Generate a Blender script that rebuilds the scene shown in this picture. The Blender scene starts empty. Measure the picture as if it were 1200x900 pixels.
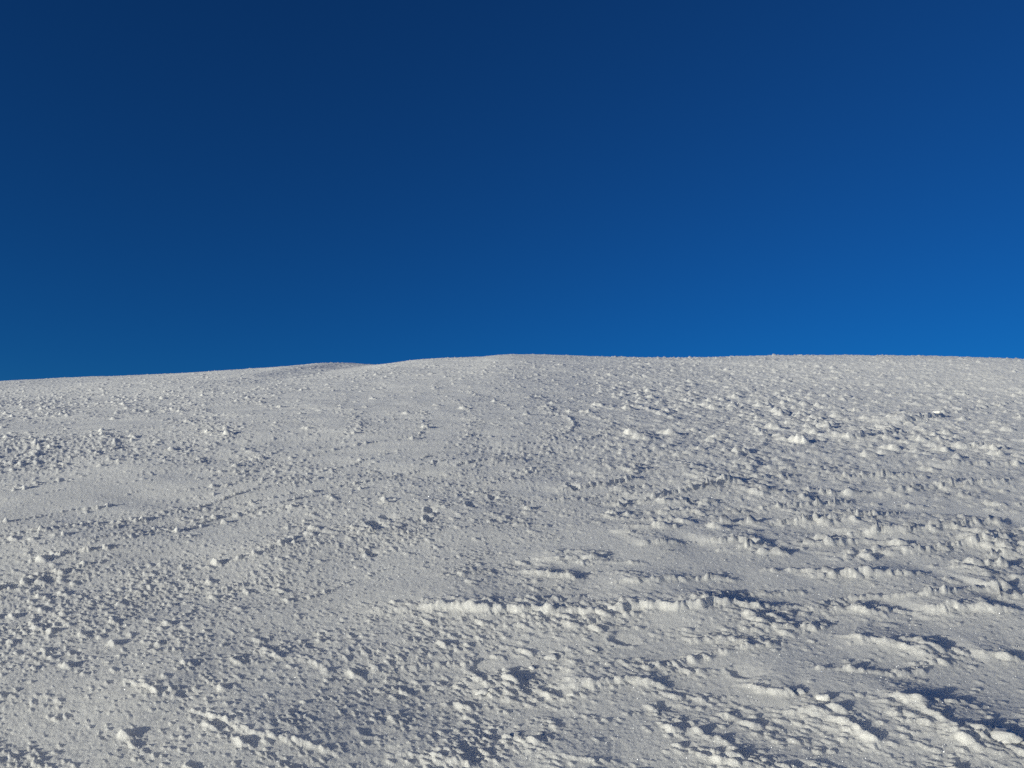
import bpy, math, time
import numpy as np
from mathutils import Vector

T0 = time.time()
sc = bpy.context.scene
col = sc.collection
R = math.radians
F32 = np.float32

# ------------------------------------------------------------------ camera
CAM_Z = 1.70                       # eye height above the snow underfoot
PITCH = 7.8                       # looking up the slope
LENS, SENSOR = 26.0, 36.0
cam = bpy.data.cameras.new("camera")
cam.lens = LENS; cam.sensor_width = SENSOR; cam.clip_start = 0.05; cam.clip_end = 12000
cam_o = bpy.data.objects.new("camera", cam); col.objects.link(cam_o)
cam_o.location = (0, 0, CAM_Z); cam_o.rotation_euler = (R(90 + PITCH), 0, 0)
sc.camera = cam_o

# ------------------------------------------------------------------ sky and sun
SUN_EL, SUN_BACK = 5.4, 40.0       # low sun, from the left and a little behind the camera
_a = R(SUN_BACK)
TO_SUN = Vector((-math.cos(_a) * math.cos(R(SUN_EL)), -math.sin(_a) * math.cos(R(SUN_EL)), math.sin(R(SUN_EL))))
world = bpy.data.worlds.new("World"); sc.world = world; world.use_nodes = True
wn = world.node_tree
sky = wn.nodes.new("ShaderNodeTexSky"); sky.sky_type = 'NISHITA'; sky.sun_disc = False
sky.sun_elevation = R(SUN_EL); sky.sun_rotation = math.atan2(TO_SUN.x, TO_SUN.y)
sky.altitude = 2500; sky.air_density = 1.0; sky.dust_density = 0.0; sky.ozone_density = 6.6
wn.links.new(sky.outputs[0], wn.nodes["Background"].inputs[0])
wn.nodes["Background"].inputs[1].default_value = 0.083
sun = bpy.data.lights.new("sun", 'SUN'); sun.energy = 5.0; sun.angle = R(0.53); sun.color = (0.98, 0.955, 0.83)
sun_o = bpy.data.objects.new("sun", sun); col.objects.link(sun_o)
sun_o.rotation_euler = TO_SUN.to_track_quat('Z', 'Y').to_euler(); sun_o.location = TO_SUN * 60
vs = sc.view_settings
vs.view_transform = 'Standard'; vs.look = 'None'; vs.exposure = 0.28; vs.gamma = 1.0; vs.use_curve_mapping = False
sc.cycles.use_denoising = False
sc.cycles.max_bounces = 8; sc.cycles.diffuse_bounces = 5

# ------------------------------------------------------------------ noise
def _hash(ix, iy, seed):
    h = (ix.astype(np.uint32) * np.uint32(374761393)) ^ (iy.astype(np.uint32) * np.uint32(668265263)) ^ np.uint32((seed * 974634777 + 12345) & 0xffffffff)
    h ^= h >> np.uint32(15); h *= np.uint32(2246822519)
    h ^= h >> np.uint32(13); h *= np.uint32(3266489917)
    h ^= h >> np.uint32(16)
    return h

_G = np.array([(math.cos(k * math.pi / 8), math.sin(k * math.pi / 8)) for k in range(16)], F32)

def noise(x, y, seed):
    """gradient noise, about -1..1"""
    fx = np.floor(x); fy = np.floor(y)
    ix = fx.astype(np.int32); iy = fy.astype(np.int32)
    dx = (x - fx).astype(F32); dy = (y - fy).astype(F32)
    def g(i, j):
        k = _hash(ix + i, iy + j, seed) & np.uint32(15)
        return _G[k, 0] * (dx - i) + _G[k, 1] * (dy - j)
    u = dx * dx * dx * (dx * (dx * 6 - 15) + 10); v = dy * dy * dy * (dy * (dy * 6 - 15) + 10)
    a = g(0, 0); a += u * (g(1, 0) - a)
    b = g(0, 1); b += u * (g(1, 1) - b)
    return (a + v * (b - a)) * F32(1.5)

def fbm(x, y, seed, n=3, gain=0.5):
    s = 0; a = 1.0; f = 1.0
    for k in range(n):
        s = s + a * noise(x * f, y * f, seed + 17 * k); a *= gain; f *= 2.03
    return s

def sstep(a, b, x):
    t = np.clip((x - a) / (b - a), 0, 1)
    return t * t * (3 - 2 * t)

def rot(x, y, deg):
    c, s = math.cos(R(deg)), math.sin(R(deg))
    return x * c + y * s, -x * s + y * c

# ------------------------------------------------------------------ the hill
SLOPE = 0.20
def softplus(t):
    return np.where(t > 20, t, np.log1p(np.exp(np.minimum(t, 20))))

def macro0(x, y):
    z = SLOPE * y
    t = np.maximum(y - 45, 0)
    z = z - np.where(t < 120, 0.00039 * t * t, 0.00039 * (120 * 120 + 240 * (t - 120)))      # the brow of the hill
    z = z - 0.006 * np.minimum(np.maximum(y - 66, 0), 200) ** 2
    z = z - 0.06 * 8 * softplus(-(x + 5) / 8)                                              # falls away on one flank
    z = z - 0.12 * 14 * (1 - np.exp(-1.5 * softplus((x - 1.0) / 1.5) / 14))              # and rolls over gently on the other
    b = np.maximum(-y - 150, 0)                                                             # run-out at the foot
    z = z + SLOPE * (b - 120 * (1 - np.exp(-b / 120)))
    return z

CX = np.arange(-260.0, 261.0, 0.5)
CREST = np.zeros_like(CX)
def macro(x, y):
    return macro0(x, y) + np.interp(x, CX, CREST) * sstep(26, 58, y)

FPX = LENS / SENSOR * 1200
def ray(px, py):
    cx = (px - 600) / FPX; cy = (450 - py) / FPX
    cp, sp = math.cos(R(PITCH)), math.sin(R(PITCH))
    return cx, cp - cy * sp, sp + cy * cp            # x, y, z

SKYLINE = [(-300, 462), (-100, 452), (0, 447), (50, 444), (100, 442), (150, 440), (200, 437.5), (250, 435), (300, 432), (340, 429), (375, 426), (392, 424.6),
           (410, 425), (425, 426.5), (442, 427.6), (458, 426), (480, 422.8), (505, 420), (530, 418.6), (556, 417.7), (568, 417.2),
           (584, 415.6), (600, 415.2), (640, 416), (680, 417.4), (720, 418.6), (760, 419.2), (820, 418.6), (880, 417.6), (940, 416.8),
           (1000, 416.8), (1060, 417), (1120, 418), (1160, 419.4), (1200, 421.5), (1300, 427), (1500, 440)]
def fit_crest():
    yy = np.linspace(20, 200, 721)
    px = np.arange(-300.0, 1501.0, 4.0)
    sx, sy = np.array(SKYLINE).T
    tgt = np.interp(px, sx, sy)
    # wind-made unevenness of the brow is added later by the fine relief
    for it in range(14):
        xs, ds = [], []
        for p, t in zip(px, tgt):
            a, b, c = ray(p, t)
            x = yy * a / b
            el = (macro(x, yy) - CAM_Z) / yy
            k = int(np.argmax(el))
            xs.append(x[k]); ds.append((c / b - el[k]) * yy[k])
        xs = np.array(xs); ds = np.array(ds); o = np.argsort(xs)
        CREST[:] += 0.75 * np.interp(CX, xs[o], ds[o])
fit_crest()
print('crest', np.round(CREST[::40], 2))

def at(px, py):
    """the point of the bare hill seen at a place of the photograph"""
    a, b, c = ray(px, py)
    lo, hi = 0.5, 70.0
    for _ in range(50):
        m = (lo + hi) / 2
        if CAM_Z + c / b * m > float(macro(np.array([a / b * m]), np.array([m]))[0]): lo = m
        else: hi = m
    return a / b * lo, lo

# ------------------------------------------------------------------ drift ridges: crest lines with height (m), width factor
RIDGES = [
    # (points in photograph, height, softness, label)
    ([(395, 716), (450, 718), (500, 716), (560, 719), (620, 720), (680, 722), (720, 720), (760, 717), (800, 719), (850, 713), (890, 715), (940, 713), (978, 717)], .050, 1.0),
    ([(984, 711), (1000, 716), (1030, 721), (1048, 728)], .045, .9),
    ([(1066, 721), (1100, 718), (1120, 716), (1160, 718), (1215, 720)], .050, 1.0),
    ([(968, 741), (1000, 752), (1040, 757), (1066, 765), (1092, 773), (1122, 779)], .038, 1.0),
    ([(1132, 765), (1165, 768), (1215, 776)], .035, .9),
    ([(1000, 816), (1040, 820), (1068, 829), (1090, 842), (1112, 857), (1132, 874), (1160, 886), (1215, 893)], .031, 2.0),
    ([(858, 799), (885, 810), (915, 816), (950, 822)], .034, 1.2),
    ([(905, 832), (945, 838), (985, 850), (1020, 872), (1040, 892)], .038, 1.5),
    ([(640, 800), (665, 803), (700, 802), (742, 799), (775, 803), (800, 808)], .050, .9),
    ([(545, 812), (570, 810), (600, 806), (622, 805)], .045, .9),
    ([(280, 762), (305, 768), (330, 774), (360, 776), (385, 786), (402, 790)], .055, .9),
    ([(140, 800), (165, 808), (182, 816), (200, 822)], .045, .9),
    ([(203, 830), (235, 838), (262, 850), (290, 864), (320, 873), (352, 877), (385, 884), (420, 892)], .060, .9),
    ([(452, 886), (480, 884), (500, 889), (530, 893), (560, 896)], .060, 1.1),
    ([(606, 889), (640, 884), (665, 890), (700, 893), (730, 896)], .055, 1.0),
    ([(600, 670), (628, 676), (655, 680), (690, 684)], .035, .8),
    ([(620, 657), (660, 658), (700, 658), (722, 660)], .032, .7),
    ([(690, 688), (730, 687), (770, 686), (800, 683), (850, 681), (885, 684)], .032, .8),
    ([(918, 672), (960, 676), (1000, 675), (1050, 674), (1100, 672)], .030, .8),
    ([(1150, 689), (1175, 688), (1195, 690)], .045, 1.0),
    ([(820, 640), (850, 637), (880, 638), (912, 641)], .038, .8),
    ([(882, 617), (905, 615), (925, 614), (960, 611), (1000, 608), (1035, 605), (1072, 600)], .036, .8),
    ([(962, 630), (1000, 627), (1040, 625), (1075, 624), (1112, 620), (1150, 615), (1205, 611)], .044, .9),
    ([(1020, 650), (1050, 648), (1085, 645), (1120, 639), (1165, 633), (1210, 629)], .038, .9),
    ([(740, 642), (775, 640), (805, 639)], .030, .7),
    ([(868, 598), (905, 596), (950, 593), (985, 590), (1012, 587)], .038, .8),
    ([(1018, 581), (1060, 576), (1100, 572), (1150, 568), (1210, 563)], .045, .9),
    ([(958, 563), (1000, 561), (1050, 560), (1095, 560)], .040, .8),
    ([(1088, 548), (1130, 546), (1170, 546), (1210, 545)], .055, .9),
    ([(1125, 526), (1150, 524), (1172, 524)], .080, 1.0),
    ([(980, 518), (1010, 515), (1040, 510), (1075, 507)], .085, 1.0),
    ([(1048, 499), (1066, 495), (1086, 493), (1108, 489)], .17, 1.1),
    ([(1110, 487), (1145, 480), (1175, 473), (1210, 465)], .075, .9),
    ([(905, 516), (930, 519), (955, 522)], .075, 1.0),
    ([(0, 646), (40, 641), (70, 637), (105, 634), (140, 627), (175, 621)], .026, .7),
    ([(185, 619), (225, 614), (260, 604), (300, 596), (345, 586), (395, 577)], .036, .8),
    ([(150, 604), (190, 600), (230, 594), (265, 583), (300, 574), (350, 566)], .038, .8),
    ([(160, 584), (200, 578), (240, 571), (290, 567)], .022, .7),
    ([(520, 549), (570, 541), (625, 538)], .050, .9),
    ([(380, 571), (420, 566), (460, 559), (510, 549)], .038, .8),
    ([(400, 628), (430, 626), (460, 622), (490, 612), (520, 600)], .032, .8),
    ([(330, 539), (380, 529), (420, 520), (470, 515), (530, 512)], .036, .8),
    ([(640, 578), (680, 572), (720, 566), (760, 558)], .038, .8),
    ([(735, 588), (770, 582), (800, 577), (840, 570), (880, 560)], .042, .8),
    ([(480, 440), (540, 437), (600, 438), (660, 437)], .13, 1.0),
]
# footprints and other hollows: centre, across (px), along view (px), depth (m)
HOLES = [
    ('footprint', 441, 617, 25, 9, .050), ('footprint', 456, 607, 24, 6, .030), ('footprint', 505, 600, 15, 8, .050),
    ('footprint', 503, 610, 14, 8, .045), ('footprint', 552, 593, 13, 7, .055), ('footprint', 577, 583, 11, 5, .045),
    ('footprint', 437, 647, 16, 7, .035), ('footprint', 812, 588, 17, 8, .055), ('footprint', 672, 571, 15, 7, .055),
    ('hollow', 572, 779, 46, 16, .045), ('hollow', 735, 751, 42, 14, .055), ('hollow', 876, 788, 44, 17, .055),
    ('hollow', 318, 756, 26, 9, .035), ('hollow', 376, 757, 32, 9, .030), ('hollow', 440, 856, 40, 14, .032),
    ('hollow', 785, 827, 26, 13, .040), ('hollow', 222, 815, 30, 10, .040), 
     ('hollow', 95, 763, 24, 8, .030), ('hollow', 52, 721, 22, 8, .035),
    ('hollow', 70, 742, 22, 7, .032), ('hollow', 352, 836, 26, 8, .028), 
    ('hollow', 975, 727, 24, 9, .040),
]
RW = []
for pts, h, soft in RIDGES:
    w = np.array([at(*p) for p in pts])
    fine = []
    for i in range(len(w) - 1):                       # Catmull-Rom through the points
        p0 = w[max(i - 1, 0)]; p1 = w[i]; p2 = w[i + 1]; p3 = w[min(i + 2, len(w) - 1)]
        for t in np.linspace(0, 1, 5)[:-1]:
            fine.append(.5 * ((2 * p1) + (-p0 + p2) * t + (2 * p0 - 5 * p1 + 4 * p2 - p3) * t * t + (-p0 + 3 * p1 - 3 * p2 + p3) * t ** 3))
    fine.append(w[-1])
    fine = np.array(fine); mx, my = fine.mean(0)
    h = h * min(max((my - 1.6) / 4.6, .42), 1.0)
    if mx < -1.0 and my > 4.4: h *= .6
    elif mx > .2 and my > 3.9: h *= 1.7
    RW.append((fine, h, soft))
HW = []
for kind, px, py, wx, wy, dep in HOLES:
    x0, y0 = at(px, py); xa, _ = at(px + wx / 2, py); _, yb = at(px, py - wy / 2); _, yc = at(px, py + wy / 2)
    HW.append((kind, x0, y0, abs(xa - x0), max((yb - yc) / 2, .03), dep))

def polyline(x, y, P, reach):
    """nearest signed distance (positive uphill) and length along, inside the box of the line"""
    lo = P.min(0) - reach; hi = P.max(0) + reach
    m = np.nonzero((x > lo[0]) & (x < hi[0]) & (y > lo[1]) & (y < hi[1]))[0]
    if len(m) == 0: return m, None, None, None
    X = x[m]; Y = y[m]
    best = np.full(len(m), 1e9); sd = np.zeros(len(m)); al = np.zeros(len(m)); acc = 0.0
    for i in range(len(P) - 1):
        ax, ay = P[i]; d = P[i + 1] - P[i]; L = math.hypot(*d); d = d / L
        t = np.clip((X - ax) * d[0] + (Y - ay) * d[1], 0, L)
        ex = X - ax - t * d[0]; ey = Y - ay - t * d[1]
        q = ex * ex + ey * ey
        c = q < best
        best = np.where(c, q, best); sd = np.where(c, np.sqrt(q) * np.sign(d[0] * ey - d[1] * ex + 1e-12), sd); al = np.where(c, acc + t, al)
        acc += L
    return m, sd, al, acc


def clumps(x, y, dens, cell, seed, rad, amp, lift=.0):
    """rime clumps: a sharp crescent lip facing the wind with a scooped hollow in its lee"""
    wx = x + .28 * rad * noise(x / (rad * 1.1), y / (rad * 1.1), seed + 5)
    wy = y + .28 * rad * noise(x / (rad * 1.1), y / (rad * 1.1), seed + 6)
    cx = np.floor(x / cell).astype(np.int32); cy = np.floor(y / cell).astype(np.int32)
    up = np.zeros(len(x), F32); dn = np.zeros(len(x), F32)
    act = np.nonzero(dens > .02)[0]
    if len(act) == 0: return up
    wx = wx[act]; wy = wy[act]; cx = cx[act]; cy = cy[act]; dn_ = dens[act]
    U = np.zeros(len(act), F32); D = np.zeros(len(act), F32)
    lee = (.75 + 1.5 * sstep(-1.5, 2.0, x[act] - .12 * y[act])).astype(F32); dip = .24 - .19 * sstep(-1.5, 2.0, x[act] - .12 * y[act])
    rt = sstep(-1.5, 2.0, x[act] - .12 * y[act]); ang = np.radians(50 + 24 * rt)      # the lips face down the drift lines
    fx = np.cos(ang).astype(F32); fy = np.sin(ang).astype(F32); el = (1.05 + .3 * rt).astype(F32)
    for i in (-1, 0, 1):
        for j in (-1, 0, 1):
            h = _hash(cx + i, cy + j, seed)
            r1 = (h & np.uint32(1023)).astype(F32) / 1023; r2 = ((h >> np.uint32(10)) & np.uint32(1023)).astype(F32) / 1023
            r3 = ((h >> np.uint32(20)) & np.uint32(1023)).astype(F32) / 1023
            r4 = ((h >> np.uint32(5)) & np.uint32(255)).astype(F32) / 255
            px = (cx + i + r1) * cell; py = (cy + j + r2) * cell
            on = np.clip((dn_ - r3) * 5, 0, 1)
            k = rad * (.62 + .62 * r4 * r4 + .22 * r3)
            qx = (wx - px) / k; qy = (wy - py) / k
            s = qx * fx + qy * fy; t = (-qx * fy + qy * fx) / el
            s = s - .28 * t * t
            lip = np.where(s < 0, np.clip(1 + s / .38, 0, 1) ** 1.1, np.clip(1 - s / lee, 0, 1))
            lip = lip * np.clip(1 - t * t / 1.9, 0, 1)
            pit = np.exp(-((s - .85) / .55) ** 2 - (t / .75) ** 2)
            g = on * (.66 + .68 * r4)
            U = np.maximum(U, lip * g * k); D = np.maximum(D, pit * g * k)
    out = np.zeros(len(x), F32)
    out[act] = amp * (1 + .55 * sstep(-1.5, 2.0, x[act] - .12 * y[act])) * (U - dip * D)
    return out

def patch(x, y, spots):
    """rougher and smoother places on the slope: (x, y, rx, ry, angle, gain)"""
    s = 0
    for X, Y, rx, ry, a, g in spots:
        u, v = rot(x - X, y - Y, a)
        s = s + g * np.exp(-(u / rx) ** 2 - (v / ry) ** 2)
    return s

def px_patch(px, py, wx, wy, gain, slant=0):
    x0, y0 = at(px, py); xa, _ = at(px + wx, py); _, yb = at(px, max(py - wy, 432)); _, yc = at(px, py + wy)
    return (x0, y0, max(abs(xa - x0), .1), max((yb - yc) / 2, .1), slant, gain)
PATCHES = [px_patch(60, 525, 130, 14, .45), px_patch(145, 470, 30, 7, .5), px_patch(185, 480, 35, 8, .5), px_patch(225, 492, 35, 8, .5), px_patch(262, 503, 30, 8, .5), px_patch(180, 530, 110, 10, .3), px_patch(60, 465, 110, 14, .25), px_patch(60, 720, 70, 40, .35),
           px_patch(60, 590, 110, 25, -.6), px_patch(60, 500, 90, 6, -.4), px_patch(270, 480, 60, 8, -.4), px_patch(200, 690, 80, 30, .12), px_patch(340, 640, 80, 40, .18),
           px_patch(330, 720, 60, 18, -.3), px_patch(480, 680, 60, 25, -.25), px_patch(340, 810, 60, 14, -.2), px_patch(60, 860, 90, 40, -.06),
           px_patch(880, 480, 90, 25, .45), px_patch(820, 520, 90, 20, .45), px_patch(720, 530, 80, 20, .3), px_patch(1000, 500, 80, 18, .35),
           px_patch(590, 530, 70, 12, .2), px_patch(750, 450, 80, 8, -.2), px_patch(860, 840, 90, 14, .3), px_patch(950, 850, 60, 20, .3), px_patch(980, 790, 130, 14, -.7), px_patch(1120, 800, 80, 14, -.7),
           px_patch(1050, 742, 90, 8, -.5), px_patch(700, 740, 60, 6, .3), px_patch(600, 740, 120, 8, .3), px_patch(880, 740, 70, 10, .3), px_patch(650, 845, 60, 14, .35), px_patch(760, 880, 120, 16, -.4),
           px_patch(640, 700, 200, 6, -.6), px_patch(1000, 700, 160, 6, -.5), px_patch(560, 850, 40, 20, .1), px_patch(940, 660, 140, 6, -.3), px_patch(440, 625, 60, 14, .35), px_patch(1100, 600, 90, 6, -.3),
           px_patch(550, 800, 110, 12, .25), px_patch(430, 800, 60, 12, .2)]

def relief(x, y):
    """fine relief of the wind-worked snow, in metres above the bare hill; also how rough each place is"""
    x = x.astype(np.float64); y = y.astype(np.float64)
    n = len(x)
    dist = np.hypot(x, y)
    z = .030 * noise(x / 2.3, y / 1.7, 1) + .016 * noise(x / .9 + 3, y / .7, 2) + .10 * sstep(12, 40, dist) * noise(x / 9, y / 7, 3)
    # orientation of the drift lines turns across the slope
    wl = sstep(.8, -1.6, x + .03 * (y - 6)) * sstep(3.9, 5.2, y)
    wn_ = sstep(4.6, 3.7, y)
    wr = np.clip(1 - wl - wn_, 0, 1)
    far = 1 + sstep(8, 40, dist) * 2.2
    def lines(deg, seed, gap=.46):
        u, v = rot(x, y, deg)
        v = v + .10 * far * noise(u / (.7 * far), v / (1.1 * far), seed + 2)
        a = np.clip(1 - 2.6 * np.abs(noise(u / (1.9 * far), v / (gap * far), seed)), 0, 1)
        a = a * sstep(-.45, .35, noise(u / (.9 * far), v / (.5 * far), seed + 3))
        return a * a, noise(u / (.5 * far), v / (.16 * far), seed + 1)
    la, lb = lines(40, 21); ra, rb = lines(12, 31, .33); na, nb = lines(-30, 41)
    crestl = .75 * wl * la + wr * ra + .8 * wn_ * na; ln = wl * lb + wr * rb + wn_ * nb
    z = z + .019 * sstep(2.2, 5.8, y) * crestl ** 2.5 * (.6 + .4 * far) * (1 + .5 * noise(x / (.06 * far), y / (.06 * far), 55))
    big = noise(x / (2.2 * far), y / (1.5 * far), 51)
    dens = .20 + .24 * ln + .22 * big + .95 * crestl + .06 * wl + patch(x, y, PATCHES) + .12 * sstep(7, 14, dist) + .26 * sstep(16, 40, dist) + .16 * sstep(-2, 6, x) * sstep(8, 14, dist) - .17 * sstep(0, 2, x) * sstep(10, 7, dist)
    # ridges
    rd = np.zeros(n); rz = np.zeros(n); bz = np.zeros(n)
    for k, (P, h, soft) in enumerate(RW):
        h = h * .52; sc_ = h / .0235
        m, sd, al, L = polyline(x, y, P, .75 * max(1, sc_ * .8))
        if len(m) == 0: continue
        X = x[m]; Y = y[m]
        fr = 1 / (.040 * max(1, sc_ * .8))
        ends = sstep(0, .25 * L + .04, al) * sstep(L, L - .25 * L - .04, al) * (.65 + .35 * sstep(-.75, .1, noise(al / .28 / max(1, sc_ * .8), al * 0 + 3.3 * k, 67)))
        sd = sd + .020 * sc_ ** .7 * noise(al * 3.1, al * 0 + k, 61) + .022 * sc_ ** .7 * noise(X * fr * .5, Y * fr * .5, 62)
        wide = noise(X * fr * .33, Y * fr * .33, 65)
        tooth = noise(X * fr + .6 * Y * fr, Y * fr * .45 - X * fr * .25, 63)
        a = h * ends * (.74 + .16 * noise(al * 4.3, al * 0 + 7.7 * k, 64) + .46 * tooth + .20 * wide)
        a = np.maximum(a, 0)
        wf = (.009 + .5 * h) * soft; wb = (.022 + .35 * h) * soft
        prof = np.where(sd < 0, np.clip(1 + sd / wf, 0, 1) ** 1.4, np.exp(-sd / wb))
        tread = np.where(sd > 0, np.exp(-sd / (.22 * max(1, sc_ * .8))), np.clip(1 + sd / wf, 0, 1) ** 1.2)
        pit = np.exp(-((sd - 1.9 * wb) / (1.1 * wb)) ** 2) * np.clip(.4 + noise(X * fr * .6, Y * fr * .6, 66), 0, 1)
        v = .22 * a * prof + 1.05 * (.45 * h * ends + .55 * a) * tread - .05 * h * ends * pit
        rz[m] = np.where(np.abs(v) > np.abs(rz[m]), v, rz[m])
        bz[m] = np.maximum(bz[m], .5 * np.minimum(h, .035 * np.maximum(1, sc_ / 2)) * sstep(0, .3 * L, al) * sstep(L, .7 * L, al) * np.exp(-((sd - .04) / (.24 * max(1, sc_ * .8))) ** 2))
        rd[m] = np.maximum(rd[m], ends * np.exp(-((sd + .25 * wf) / (1.1 * wf)) ** 2))
        dens[m] += ends * (.25 * np.exp(-(sd / (3.2 * wf)) ** 2) + .6 * np.exp(-(sd / (.9 * wf)) ** 2))
    # footprints and hollows
    for k, (kind, X, Y, ax, ay, dep) in enumerate(HW):
        m = np.nonzero((np.abs(x - X) < 3 * ax) & (np.abs(y - Y) < 3 * ay + .05))[0]
        if len(m) == 0: continue
        u, v = rot(x[m] - X, y[m] - Y, 12)
        q = np.sqrt((u / ax) ** 2 + (v / ay) ** 2) + .16 * noise(x[m] / .05, y[m] / .05, 71 + k)
        bowl = (1 - sstep(.70, 1.05, q)) * np.clip(.62 - .62 * (u / ax * .9 + v / ay * .35), 0, 1.2)
        rim = np.exp(-((q - 1.12) / .16) ** 2) * sstep(.35, -.5, (u / ax) + .35 * v / ay)
        rz[m] = rz[m] * (1 - .8 * bowl) - (.95 if kind == 'footprint' else .24) * dep * bowl + (.30 if kind == 'footprint' else .14) * dep * rim
        dens[m] = dens[m] * (1 - bowl) - .2 * bowl
    z = z + rz
    z = z + bz
    dens = np.clip(dens, 0, 1).astype(F32)
    x4 = x.astype(F32); y4 = y.astype(F32)
    acc = np.zeros(n)
    def layer(dens_, lo, hi, cell, seed, rad, amp):
        q = np.nonzero((dist > lo) & (dist < hi))[0]
        if len(q):
            c = clumps(x[q], y[q], dens_[q], cell, seed, rad, 1.28 * amp); a = acc[q]
            acc[q] = np.where((c > 0) & (a > 0), np.maximum(a, c) + .22 * np.minimum(a, c), a + c)
    layer(dens * .8 * sstep(4.5, 9, dist), 4.5, 999, .20, 100, .062, .38)
    rdf = np.clip(rd * 1.1, 0, 1).astype(F32)
    layer(rdf * (.55 + .45 * sstep(3.2, 5, dist)).astype(F32), 0, 9, .042, 105, .019, .44)
    layer(rdf, 9, 40, .10, 106, .046, .60)
    layer(np.clip(crestl * 1.3, 0, 1).astype(F32), 0, 10, .060, 107, .021, .50)
    layer(np.clip(crestl * 1.3, 0, 1).astype(F32), 7, 60, .15, 108, .046, .58)
    layer(dens * .85, 0, 999, .105, 101, .039, .36)
    layer(dens, 0, 45, .056, 102, .023, .38)
    layer(np.clip(dens + .18, 0, 1), 0, 11, .032, 103, .0135, .42)
    layer(dens * .8 * sstep(10, 22, dist) * (1 - .45 * sstep(35, 60, dist)), 10, 999, .45, 104, .115, .48)
    z = z + acc
    # wind-combed grain
    u, v = rot(x, y, 24)
    z = z + .0042 * noise(u / .13, v / .06, 111) * (.5 + dens)
    mm = np.nonzero(dist < 16)[0]
    if len(mm):
        um, vm = u[mm], v[mm]
        z[mm] += .0021 * noise(um / .045, vm / .020, 112) + .0019 * noise(um / .016, vm / .011, 113)
    return z, dens

def height(x, y):
    return macro(x, y) + relief(x, y)[0]

# ------------------------------------------------------------------ material
def snow_material(name, fine=1.0, glow=.40, depth=.7):
    m = bpy.data.materials.new(name); m.use_nodes = True
    nt = m.node_tree; N = nt.nodes; L = nt.links
    b = N["Principled BSDF"]
    tc = N.new("ShaderNodeTexCoord")
    def nz(scale, detail, rough):
        t = N.new("ShaderNodeTexNoise"); t.inputs["Scale"].default_value = scale
        t.inputs["Detail"].default_value = detail; t.inputs["Roughness"].default_value = rough
        L.new(tc.outputs["Object"], t.inputs["Vector"]); return t
    tone = nz(1.3, 4, .6)
    ramp = N.new("ShaderNodeValToRGB"); L.new(tone.outputs["Fac"], ramp.inputs[0])
    ramp.color_ramp.elements[0].position = .3; ramp.color_ramp.elements[0].color = (.89, .87, .80, 1)
    ramp.color_ramp.elements[1].position = .7; ramp.color_ramp.elements[1].color = (.93, .91, .84, 1)
    L.new(ramp.outputs[0], b.inputs["Base Color"])
    b.inputs["Roughness"].default_value = .55
    b.inputs["Specular IOR Level"].default_value = .25
    b.inputs["Subsurface Weight"].default_value = glow
    b.inputs["Subsurface Radius"].default_value = (1.0, 1.0, 1.0)
    b.inputs["Subsurface Scale"].default_value = depth
    g1 = nz(210, 2, .8); g2 = nz(28, 3, .6)
    b1 = N.new("ShaderNodeBump"); b1.inputs["Strength"].default_value = 1.0 * fine; b1.inputs["Distance"].default_value = .009
    b2 = N.new("ShaderNodeBump"); b2.inputs["Strength"].default_value = .25 * fine; b2.inputs["Distance"].default_value = .02
    L.new(g1.outputs["Fac"], b1.inputs["Height"]); L.new(g2.outputs["Fac"], b2.inputs["Height"])
    L.new(b1.outputs[0], b2.inputs["Normal"])
    g3 = nz(11, 3, .62); at_ = N.new("ShaderNodeAttribute"); at_.attribute_name = "rough"
    mu = N.new("ShaderNodeMath"); mu.operation = 'MULTIPLY'; L.new(g3.outputs["Fac"], mu.inputs[0]); L.new(at_.outputs["Fac"], mu.inputs[1])
    b3 = N.new("ShaderNodeBump"); b3.inputs["Strength"].default_value = .30 * fine; b3.inputs["Distance"].default_value = .07
    L.new(mu.outputs[0], b3.inputs["Height"]); L.new(b2.outputs[0], b3.inputs["Normal"]); L.new(b3.outputs[0], b.inputs["Normal"])
    return m
SNOW = snow_material("wind_packed_snow")

# ------------------------------------------------------------------ the snow sheet: one grid round the viewer's standpoint, finer uphill
HALF = 44.0
az_in = np.degrees(np.arctan(np.linspace(-math.tan(R(HALF)), math.tan(R(HALF)), 1390)))
def spread(n, a, b, first):
    t = np.linspace(0, 1, n + 1)[1:]
    k = np.log((b - a) / (first * n)) if (b - a) > first * n else 0
    return a + (b - a) * (np.expm1(k * 1.6 * t) / np.expm1(k * 1.6) if k > 0 else t)
side = spread(70, HALF, 180, .06)[:-1]
az = np.concatenate([-side[::-1] - 0.0, az_in, side])
az = np.concatenate([[-180.0], az])                                   # closes on itself
p_near = np.arange(600, 100, -.90); p_far = 100 * np.exp(-np.linspace(0, 1, 340) * math.log(100 / 15.5))
K = 1543.0
rows = np.concatenate([[.25, .5, .8, 1.1, 1.4, 1.7, 2.0, 2.3], K / p_near, K / p_far, 100 * np.exp(np.linspace(0.06, 1, 45) * math.log(40))])
azr = np.radians(az)
g = np.where(np.abs(az) <= HALF, 1 / np.cos(azr), 1 / math.cos(R(HALF)))
GX = rows[:, None] * (g * np.sin(azr))[None, :]; GY = rows[:, None] * (g * np.cos(azr))[None, :]
nr, nc = GX.shape
Z = np.empty(GX.shape); DENS = np.zeros(GX.shape, F32)
step = 60
for i in range(0, nr, step):
    xs = GX[i:i + step].ravel(); ys = GY[i:i + step].ravel()
    h, o = relief(xs, ys)
    fade = sstep(260, 110, np.hypot(xs, ys))
    Z[i:i + step] = (macro(xs, ys) + h * fade).reshape(-1, nc)
    DENS[i:i + step] = o.reshape(-1, nc)
print("relief", round(time.time() - T0, 1), "s", nr, nc)

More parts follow.
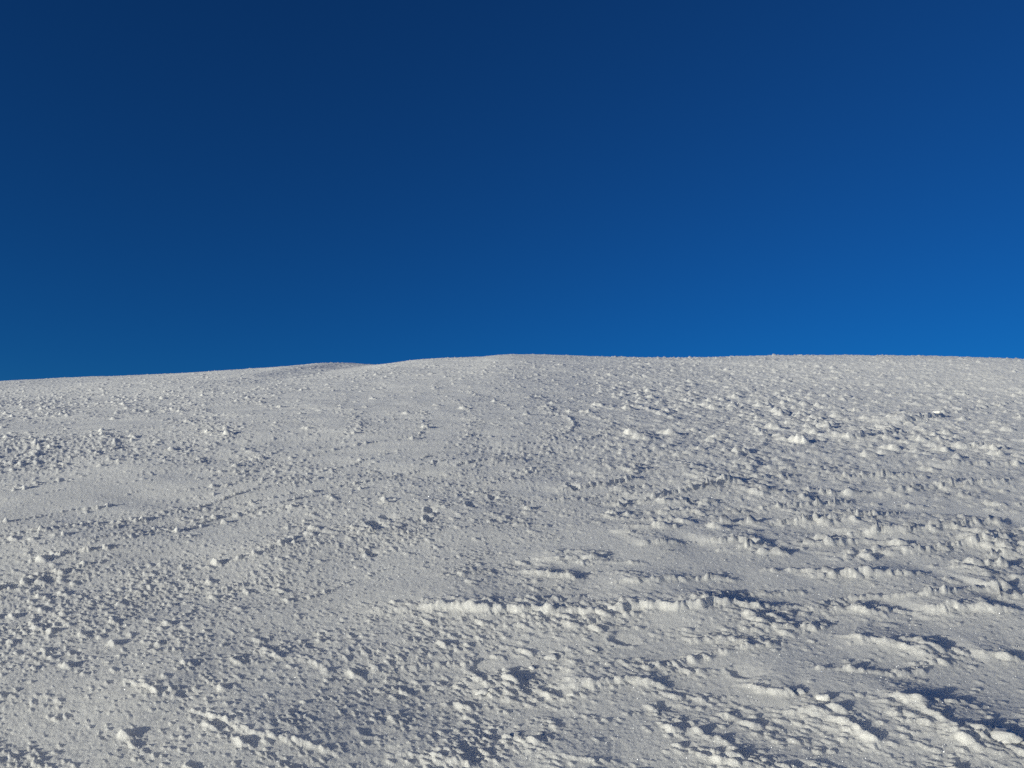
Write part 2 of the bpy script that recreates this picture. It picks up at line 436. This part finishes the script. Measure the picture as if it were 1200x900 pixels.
V = np.stack([GX, GY, Z], -1).reshape(-1, 3).astype(F32)
i, j = np.meshgrid(np.arange(nr - 1), np.arange(nc), indexing='ij')
jn = (j + 1) % nc
Q = np.stack([i * nc + j, i * nc + jn, (i + 1) * nc + jn, (i + 1) * nc + j], -1).reshape(-1, 4)[:, ::-1]

def grid_mesh(name, quads, mat, parent=None, centre=False):
    used = np.unique(quads); re = np.zeros(len(V), np.int64); re[used] = np.arange(len(used))
    v = V[used]; q = re[quads]
    tris = None
    if centre:
        c = len(v); v = np.vstack([v, [[0, 0, float(macro(np.array([0.]), np.array([0.]))[0])]]])
        ring = re[np.arange(nc)]; tris = np.stack([np.full(nc, c), np.roll(ring, -1), ring], -1)
    me = bpy.data.meshes.new(name)
    nl = q.size + (0 if tris is None else tris.size); npoly = len(q) + (0 if tris is None else len(tris))
    me.vertices.add(len(v)); me.vertices.foreach_set("co", v.astype(F32).ravel())
    me.loops.add(nl); me.polygons.add(npoly)
    li = q.ravel() if tris is None else np.concatenate([q.ravel(), tris.ravel()])
    st = np.arange(len(q)) * 4
    if tris is not None: st = np.concatenate([st, q.size + np.arange(len(tris)) * 3])
    me.loops.foreach_set("vertex_index", li.astype(np.int32)); me.polygons.foreach_set("loop_start", st.astype(np.int32))
    me.polygons.foreach_set("use_smooth", np.ones(npoly, bool))
    me.update(calc_edges=True)
    me.materials.append(mat)
    o = bpy.data.objects.new(name, me); col.objects.link(o)
    if parent: o.parent = parent
    return o

slope = grid_mesh("snow_slope", Q, SNOW, centre=True)
slope["kind"] = "structure"
slope["label"] = "wind-scoured white snow slope rising to a rounded crest under the sky"
rough = slope.data.attributes.new("rough", 'FLOAT', 'POINT')
rough.data.foreach_set("value", np.append(DENS.ravel(), 0).astype(F32))
print("mesh", round(time.time() - T0, 1), "s")

# ------------------------------------------------------------------ loose lumps of rime lying on the snow
LUMP = snow_material("loose_rime", glow=.45, depth=.06)
import bmesh
_rng = np.random.default_rng(7)
def lump_mesh(seed, w, d, h, lean):
    """a half-sunk clod: blunt lit side, overhanging crust on the lee"""
    bm = bmesh.new(); bmesh.ops.create_icosphere(bm, subdivisions=3, radius=1.0)
    P = np.array([v.co[:] for v in bm.verts])
    def n3(k, q): return (noise(P[:, 0] * k + seed, P[:, 1] * k, q) + noise(P[:, 1] * k - seed, P[:, 2] * k, q + 1) + noise(P[:, 2] * k, P[:, 0] * k + seed, q + 2)) / 2
    f = 1 + .26 * n3(1.2, 301 + seed) + .24 * n3(2.7, 311 + seed) + .13 * n3(6.5, 321 + seed) + .05 * n3(15, 331 + seed)
    P = P * f[:, None]
    P[:, 0] += lean * np.maximum(P[:, 2], 0) ** 1.5
    P *= (w / 2, d / 2, .8 * h)
    for v, p in zip(bm.verts, P): v.co = p
    for fa in bm.faces: fa.smooth = True
    me = bpy.data.meshes.new("snow_lump"); bm.to_mesh(me); bm.free(); me.materials.append(LUMP)
    return me
def lump(px, py, wpx, h, label, group=None, rz=25, depth=.8, lean=.25):
    x, y = at(px, py); w = wpx / FPX * math.hypot(x, y)
    o = bpy.data.objects.new("snow_lump", lump_mesh(int(px) % 97, w, w * depth, h, lean)); col.objects.link(o)
    z = height(np.array([x]), np.array([y]))[0]
    o.location = (x, y, z - .4 * h); o.rotation_euler = (R(12), R(-6), R(rz))
    o["label"] = label; o["category"] = "snow lump"
    if group: o["group"] = group
    return o
lump(1166, 866, 40, .040, "largest rounded snow lump, at the foot of the broad soft drift beside a shaded hollow", rz=-20)
lump(937, 815, 17, .028, "bright snow knob on the knobbly drift, in line with its crest", "pair of knobs on the knobbly drift")
lump(963, 823, 17, .028, "bright snow knob on the knobbly drift, at its lower end towards the broad drift", "pair of knobs on the knobbly drift", rz=-10)
lump(646, 769, 20, .034, "jagged white snow lump on the edge of the long shaded trough")
lump(694, 763, 19, .030, "jagged white snow lump standing where the long shaded trough narrows")
lump(624, 780, 13, .022, "small white snow lump between the oval hollow and the long shaded trough")
lump(566, 809, 17, .024, "low white snow lump on the drift just below the oval hollow")
lump(604, 858, 15, .022, "small snow clod on smooth snow, the slightly bigger of two close together", "two clods on the smooth snow")
lump(634, 859, 12, .018, "small snow clod on smooth snow, twisted slightly away from its twin", "two clods on the smooth snow", rz=60)
lump(766, 834, 15, .028, "pointed white snow lump casting a short shadow into a small pit")
lump(949, 752, 12, .018, "small snow lump left between the two long parallel drifts")
lump(195, 621, 13, .026, "lone white snow lump on the thin drift line across the smooth flank")
lump(1082, 495, 12, .085, "tallest heaped white rime block on the far rough shoulder of the slope", lean=.1)
lump(1097, 491, 9, .065, "white rime block leaning beside the tallest heaped block on the far shoulder", rz=-15, lean=.1)
lump(1062, 498, 9, .055, "low white rime block before the tallest heaped block on the far shoulder", rz=40, lean=.1)

# ------------------------------------------------------------------ frost crystals that catch the sun: uncountable
CR = bpy.data.materials.new("frost_crystal"); CR.use_nodes = True
cb = CR.node_tree.nodes["Principled BSDF"]; cb.inputs["Base Color"].default_value = (.93, .94, .95, 1)
cb.inputs["Roughness"].default_value = .22; cb.inputs["Specular IOR Level"].default_value = .8
nC = 9000
u = _rng.random(nC); cy_ = 2.6 * (11.0 / 2.6) ** (u ** 1.25); cx_ = cy_ * np.tan(np.radians(_rng.uniform(-40, 40, nC)))
cz_ = height(cx_, cy_)
rad = _rng.uniform(.0010, .0027, nC) * (.55 + cy_ / 7)
OCT = np.array([(1, 0, 0), (-1, 0, 0), (0, 1, 0), (0, -1, 0), (0, 0, .45), (0, 0, -.45)], float)
TRI = np.array([(0, 2, 4), (2, 1, 4), (1, 3, 4), (3, 0, 4), (2, 0, 5), (1, 2, 5), (3, 1, 5), (0, 3, 5)])
qv = _rng.normal(size=(nC, 4)); qv /= np.linalg.norm(qv, axis=1)[:, None]
w_, x_, y_, z_ = qv.T
RM = np.stack([1 - 2 * (y_ ** 2 + z_ ** 2), 2 * (x_ * y_ - z_ * w_), 2 * (x_ * z_ + y_ * w_), 2 * (x_ * y_ + z_ * w_), 1 - 2 * (x_ ** 2 + z_ ** 2), 2 * (y_ * z_ - x_ * w_),
               2 * (x_ * z_ - y_ * w_), 2 * (y_ * z_ + x_ * w_), 1 - 2 * (x_ ** 2 + y_ ** 2)], -1).reshape(-1, 3, 3)
cv = np.einsum('nij,kj->nki', RM, OCT) * rad[:, None, None] + np.stack([cx_, cy_, cz_ + rad * .5], -1)[:, None, :]
cf = (TRI[None] + 6 * np.arange(nC)[:, None, None]).reshape(-1, 3)
me = bpy.data.meshes.new("frost_crystals"); me.from_pydata(cv.reshape(-1, 3).tolist(), [], cf.tolist()); me.materials.append(CR)
co = bpy.data.objects.new("frost_crystals", me); col.objects.link(co)
co["kind"] = "stuff"; co["label"] = "tiny glinting frost crystals strewn over the snow"; co["category"] = "frost"
print("done", round(time.time() - T0, 1), "s")
